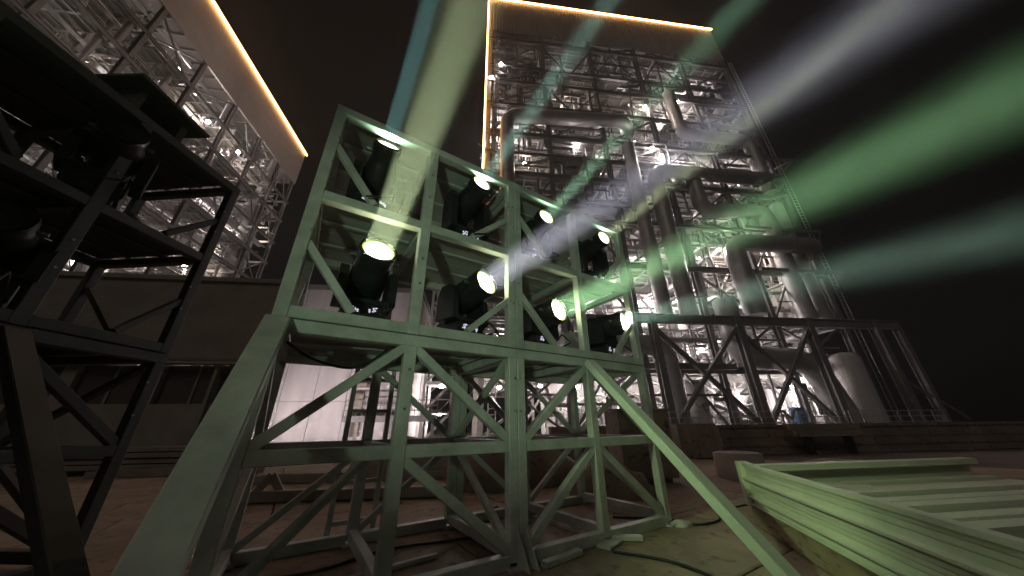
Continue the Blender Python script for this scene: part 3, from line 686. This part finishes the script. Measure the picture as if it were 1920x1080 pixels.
# pile of planks by the low building, at left
GP = 'planks piled before the low building'
base = uv(-13.4, 12.6)
for k, (lbl, ln, z, dy) in enumerate((('lowest long plank of the pile before the low building', 9.5, .10, 0), ('second plank up of the pile before the low building', 9.0, .26, .05), ('third plank up of the pile before the low building', 9.3, .42, -.04), ('topmost pale plank of the pile before the low building', 9.1, .58, .03))):
    plank_obj('plank', lbl, 'plank', base + V*dy + Vector((0, 0, z)), ln, .9, .13, PA + .004*k, group=GP)
for k, x in enumerate((-3.6, 3.4)):
    plank_obj('bearer', 'short timber bearer under the %s end of the plank pile' % ('left', 'right')[k], 'timber', base + U*x + Vector((0, 0, .0)), 1.1, .15, .098, PA + math.pi/2, 'timber')
plank_obj('steel_channel', 'long steel channel with two bolts lying on the slabs behind the tower', 'channel', (-3.9, 8.9, .012), 4.6, .3, .16, PA, 'plank', hollow=True)
plank_obj('box_beam', 'dark thick box beam lying on the slabs behind the tower', 'beam', (-3.0, 6.75, .012), 3.9, .22, .17, PA - .02, 'render')
plank_obj('steel_channel', 'steel channel lying left of the tower strut before the plank pile', 'channel', (-9.6, 10.2, .012), 4.4, .3, .16, PA, 'plank', hollow=True)
af = thing('trestle_foot', 'small splayed trestle foot beside the left tower post', 'trestle', (-4.45, 6.6, .01), .4)
for sx in (-1, 1):
    b = MB(); b.bar((0, 0, .42), (sx*.26, 0, .02), .09, .12); b.build('leg', M['render'], af)
b = MB(); b.bar((-.2, 0, .03), (.2, 0, .03), .05, .05); b.build('tie', M['render'], af)
# equipment cabinet behind the right half of the tower
cb = thing('cabinet', 'brown steel cabinet standing behind the right half of the tower', 'cabinet', (2.45, 7.9, 0), PA)
b = MB(); b.box((0, 0, .1), (1.25, .8, 1.5)); b.build('body', M['concrete'], cb)
for k in range(2):
    b = MB(); b.box((.03 + k*.61, -.03, .16), (.61 + k*.61, -.002, 1.45)); d_ = b.build('door', M['concrete'], cb)
    b = MB(); b.box((.52 + k*.2, -.06, .75), (.55 + k*.2, -.031, .95)); b.build('handle', M['chrome'], d_)
b = MB(); b.box((-.05, -.06, 1.502), (1.3, .86, 1.55)); b.build('lid', M['concrete'], cb)
for k in range(2):
    b = MB(); b.pipe([(.35 + k*.22, .4, 1.552), (.35 + k*.22, .4, 1.85), (.47 + k*.22, .4, 1.85)], .03, n=8); b.build('vent_pipe', M['pale'], cb)
b = MB(); b.box((0, .2, .0), (1.2, .7, .098)); b.build('plinth', M['concrete'], cb)
# rubble and tarpaulin heaps behind the tower
def heap(label, c, rx, ry, h, seed, m='concrete'):
    r4 = random.Random(seed); b = MB(); n, rg = 18, 6; vs_ = []
    for j in range(rg + 1):
        a = j / rg * math.pi / 2
        for k in range(n):
            th = 2*math.pi*k/n; q = 1 + .22*math.sin(th*3 + seed) + r4.uniform(-.1, .1)
            vs_.append((rx*math.cos(a)*q*math.cos(th), ry*math.cos(a)*q*math.sin(th), h*math.sin(a)*(1 + r4.uniform(-.12, .12))))
    b.add(vs_, [(j*n+k, j*n+(k+1) % n, (j+1)*n+(k+1) % n, (j+1)*n+k) for j in range(rg) for k in range(n)], True)
    o = b.build('covered_heap', M[m]); o.location = c; return tag(o, label, 'heap')
heap('low brown tarpaulin covered heap behind the double centre post', (-.2, 8.2, 0), 1.5, .9, .95, 1)
heap('pale rumpled tarpaulin heap behind the left bays of the tower', (-3.4, 11.0, 0), 1.6, .8, .85, 2, 'plank')
heap('small dark heap behind the right bays of the tower', (1.9, 6.9, 0), .7, .5, .5, 4)

# channels on trestles before the parapet, right
tr = thing('channel_trestle', 'low trestle carrying two long steel channels at the parapet', 'trestle', uv(15.0, 12.9), PA)
for x in (-1.2, 1.2):
    for z in (.0,):
        b = MB(); b.bar((x*.8, 0, 0), (x*.8, 0, .66), .12, .3); b.build('leg', M['black'], tr)
b = MB(); b.bar((-1.4, 0, .70), (1.4, 0, .70), .3, .07); b.build('beam', M['render'], tr)
plank_obj('steel_channel', 'upper of two long steel channels on the trestle by the parapet', 'channel', uv(15.0, 12.9, .93), 3.4, .12, .22, PA, 'plank')
plank_obj('steel_channel', 'lower of two long steel channels on the trestle by the parapet', 'channel', uv(15.1, 12.88, .74), 3.2, .16, .16, PA, 'plank')
fk = thing('fork_prop', 'forked steel prop leaning on the parapet top', 'prop', uv(14.2, 13.35), PA)
b = MB(); b.bar((.3, -.25, .02), (0, .1, 1.35), .07, .07); b.build('pole', M['render'], fk)
for sx in (-1, 1):
    b = MB(); b.bar((0, .1, 1.35), (sx*.28, .15, 1.72), .09, .09); b.build('fork_arm', M['render'], fk)

# ------------------------------------------------------------------ ribbed panel tray on sleepers, right foreground
K = Vector((3.05, 4.78, 0)); AZ = R(15.5)
tray = thing('panel_tray', 'pale green ribbed steel panel tray on timber sleepers at the right', 'panel tray', K, -AZ)
# local: -y runs towards us along the long near panel, +x runs right along the far panel
def ribbed(nm, p, q, z0, z1, out, thick=.05):
    """one long panel from p to q (2D), ribs along its length, proud on side 'out'"""
    p, q = Vector((*p, 0)), Vector((*q, 0)); d = (q - p).normalized(); o = Vector((*out, 0))
    H_ = z1 - z0
    prof = []                                             # (height, depth) profile of the outer sheet
    ribs = [(.0, .0), (.02, .012), (.10, .012), (.115, .002), (.16, .002), (.17, .010), (.185, .010), (.195, .002)]
    prof = [(0, 0), (.015, .03), (.05, .03), (.06, .0)]
    def groove(*cs): return [q for c in cs for q in ((c - .009, 0), (c - .007, -.009), (c + .007, -.009), (c + .009, 0))]
    prof += groove(.13) + [(.20, 0), (.205, .055), (.24, .055), (.25, 0)] + groove(.32, .40, .47, .54)
    prof += [(.60, 0), (.61, .055), (.65, .055), (.66, 0)] + groove(.76, .85) + [(.92, 0), (.93, .02), (1, .02)]
    b = MB(); n = len(prof)
    vs_ = [p + o*dp + Vector((0, 0, z0 + h*H_)) for h, dp in prof] + [q + o*dp + Vector((0, 0, z0 + h*H_)) for h, dp in prof]
    b.add(vs_, [(k, k+1, k+1+n, k+n) for k in range(n-1)])
    i0, i1 = p - o*thick, q - o*thick
    vs_ = [p + Vector((0,0,z0)), q + Vector((0,0,z0)), i1 + Vector((0,0,z0)), i0 + Vector((0,0,z0)), p + o*.02 + Vector((0,0,z1)), q + o*.02 + Vector((0,0,z1)), i1 + Vector((0,0,z1)), i0 + Vector((0,0,z1))]
    b.add(vs_, [(0,3,2,1),(4,5,6,7),(2,3,7,6),(1,2,6,5),(0,4,7,3)])
    return b.build(nm, M['panel'], tray)
ZB, ZT = .25, .72
LN, WN = 3.9, 2.5
ribbed('ribbed_panel', (0, -.07), (0, -LN), ZB, ZT, (-1, 0))
b = MB(); b.bar((.01, -.0, ZB - .01), (.01, -.0, ZT + .012), .13, .13, .008); b.build('corner_post', M['panel'], tray)
b = MB(); b.bar((.0, -.12, ZT + .004), (.0, -.32, ZT + .004), .085, .02); b.build('corner_cleat', M['panel'], tray)
EA = R(9.0)
E_ = Vector((math.cos(EA), math.sin(EA), 0)); ND = Vector((-math.sin(AZ), -math.cos(AZ), 0))
for k, (dd, ln, z, hh) in enumerate(((.06, 3.6, .26, .44), (.32, 3.5, .25, .26), (.60, 3.6, .25, .24), (.88, 3.5, .25, .26), (1.16, 3.6, .25, .23), (1.46, 3.5, .25, .25), (1.76, 3.5, .25, .22), (2.1, 3.5, .25, .24))):
    c = K + ND*dd + E_*(.12 + ln/2); t = MB()
    t.box((-ln/2, -.02, 0), (ln/2, .02, hh)); t.box((-ln/2, -.14, hh - .03), (ln/2, -.022, hh)); t.box((-ln/2, -.14, 0), (ln/2, -.022, .03)); t.box((-ln/2, -.14, hh - .07), (ln/2, -.125, hh - .032))
    o = t.build('steel_channel', M['panel']); o.location = (c.x, c.y, z); o.rotation_euler = (0, 0, EA)
    tag(o, ('farthest and tallest', 'second farthest', 'third farthest', 'fourth farthest', 'fourth nearest', 'third nearest', 'second nearest', 'nearest')[k] + ' of the green tinted channels lying behind the ribbed panel', 'channel', 'channels behind the ribbed panel')
p_ = K + ND*.75 + E_*.9
t = MB(); t.bar((-.3, 0, 0), (.3, 0, 0), .03, .03); o = t.build('loose_rod', M['pale']); o.location = (p_.x, p_.y, .53); o.rotation_euler = (0, 0, -.2); tag(o, 'short pale rod lying across the channels behind the ribbed panel', 'rod')
sl = MB(); sl.bar((.10, .12, .125), (.10, -LN - .1, .125), .17, .24, .012); o = sl.build('sleeper', M['timber']); o.matrix_world = Matrix.Translation(K) @ Matrix.Rotation(-AZ, 4, 'Z'); tag(o, 'weathered timber sleeper under the near edge of the ribbed panel tray', 'timber')
sl = MB(); sl.bar((WN - .4, .12, .125), (WN - .4, -LN - .1, .125), .17, .24, .012); o = sl.build('sleeper', M['timber']); o.matrix_world = Matrix.Translation(K) @ Matrix.Rotation(-AZ, 4, 'Z'); tag(o, 'timber sleeper under the far side of the ribbed panel tray', 'timber')

# ------------------------------------------------------------------ small things on the slabs
def tl(s_, b_, z=0): return C0 + Dv*s_ + Bv*b_ + Vector((0, 0, z))
for nm, lbl, s_, b_, ln, wd, h, a in (('flat_bar', 'steel flat bar lying beside the foot of the double centre post', .42, -.16, .5, .09, .05, .12), ('flat_bar', 'short steel bar under the right middle post', 1.38, -.1, .4, .1, .05, -.7), ('shim_plate', 'thin shim plate wedged under the right middle post', 1.12, -.12, .3, .16, .03, .3), ('flat_bar', 'long thin steel bar lying inside the left bays of the tower', -1.5, .5, 1.9, .05, .04, .12)):
    o = plank_obj(nm, lbl, 'steel bar', tl(s_, b_, .006), ln, wd, h, TZ + a, 'frame')
o = heap('pale crumpled rag lying by the right end foot of the tower', tl(2.45, -.14), .13, .09, .06, 7, 'frame'); o['category'] = 'rag'; o.name = 'rag'
def cable(label, pts):
    b = MB(); out = []
    P_ = [Vector(p) for p in pts]
    for i in range(len(P_) - 1):
        p0, p1, p2, p3 = P_[max(i-1, 0)], P_[i], P_[i+1], P_[min(i+2, len(P_)-1)]
        for j in range(6):
            t = j / 6; out.append(.5*((2*p1) + (p2-p0)*t + (2*p0-5*p1+4*p2-p3)*t*t + (-p0+3*p1-3*p2+p3)*t**3))
    out.append(P_[-1]); b.tube(out, .014, 6); return tag(b.build('cable', M['cable']), label, 'cable')
cable('black cable winding from the tower foot towards the panel tray', [tl(2.0, .6, .016), tl(2.5, .1, .016), (2.35, 4.9, .016), (2.75, 5.1, .016), (3.1, 5.6, .016), (4.2, 6.2, .016)])
cable('black cable lying across the slabs before the right strut', [(1.0, 4.0, .016), (1.5, 3.7, .016), (1.75, 3.2, .016), (2.0, 3.0, .016), (2.6, 2.9, .016)])
cable('black cable across the slabs inside the left bays', [tl(-2.2, 1.0, .016), tl(-1.6, .9, .016), tl(-.9, 1.1, .016), tl(0, .95, .016), tl(.9, 1.05, .016)])

for dz, nm in ((2.14, 'lower'), (3.43, 'upper')):
    for (a, b_, side) in ((-2.2, -.2, 'left'), (.2, 2.2, 'right')):
        cable('black cable run along the %s deck behind the lights, %s half' % (nm, side), [tl(a, 1.2, dz), tl(a*.75 + b_*.25, 1.1, dz), tl((a+b_)/2, 1.25, dz), tl(a*.25 + b_*.75, 1.1, dz), tl(b_, 1.3, dz)])
cable('black cable hanging down the back of the double centre post', [tl(.16, 1.3, 3.43), tl(.18, 1.66, 3.3), tl(.12, 1.64, 2.6), tl(.2, 1.65, 1.4), tl(.1, 1.66, .4), tl(.3, 1.75, .016), tl(1.0, 2.1, .016)])
cable('black cable hanging in a loop under the lower deck at left', [tl(-2.3, .75, 2.02), tl(-2.0, .74, 1.85), tl(-1.6, .72, 1.8), tl(-1.3, .72, 2.03)])
# ------------------------------------------------------------------ haze
hz = MB(); hz.box((-270, -270, -1.2), (270, 270, 100))
hm = bpy.data.materials.new('night_haze'); hm.use_nodes = True; t = hm.node_tree; t.nodes.remove(t.nodes['Principled BSDF'])
pv = t.nodes.new('ShaderNodeVolumePrincipled'); pv.inputs['Density'].default_value = HAZE; pv.inputs['Color'].default_value = (.92, .92, .92, 1); pv.inputs['Anisotropy'].default_value = .45
t.links.new(pv.outputs[0], t.nodes['Material Output'].inputs['Volume'])
hm.cycles.volume_sampling = 'EQUIANGULAR'
o = hz.build('haze', hm, kind='stuff'); o['label'] = 'thin smoky night air round the whole site'
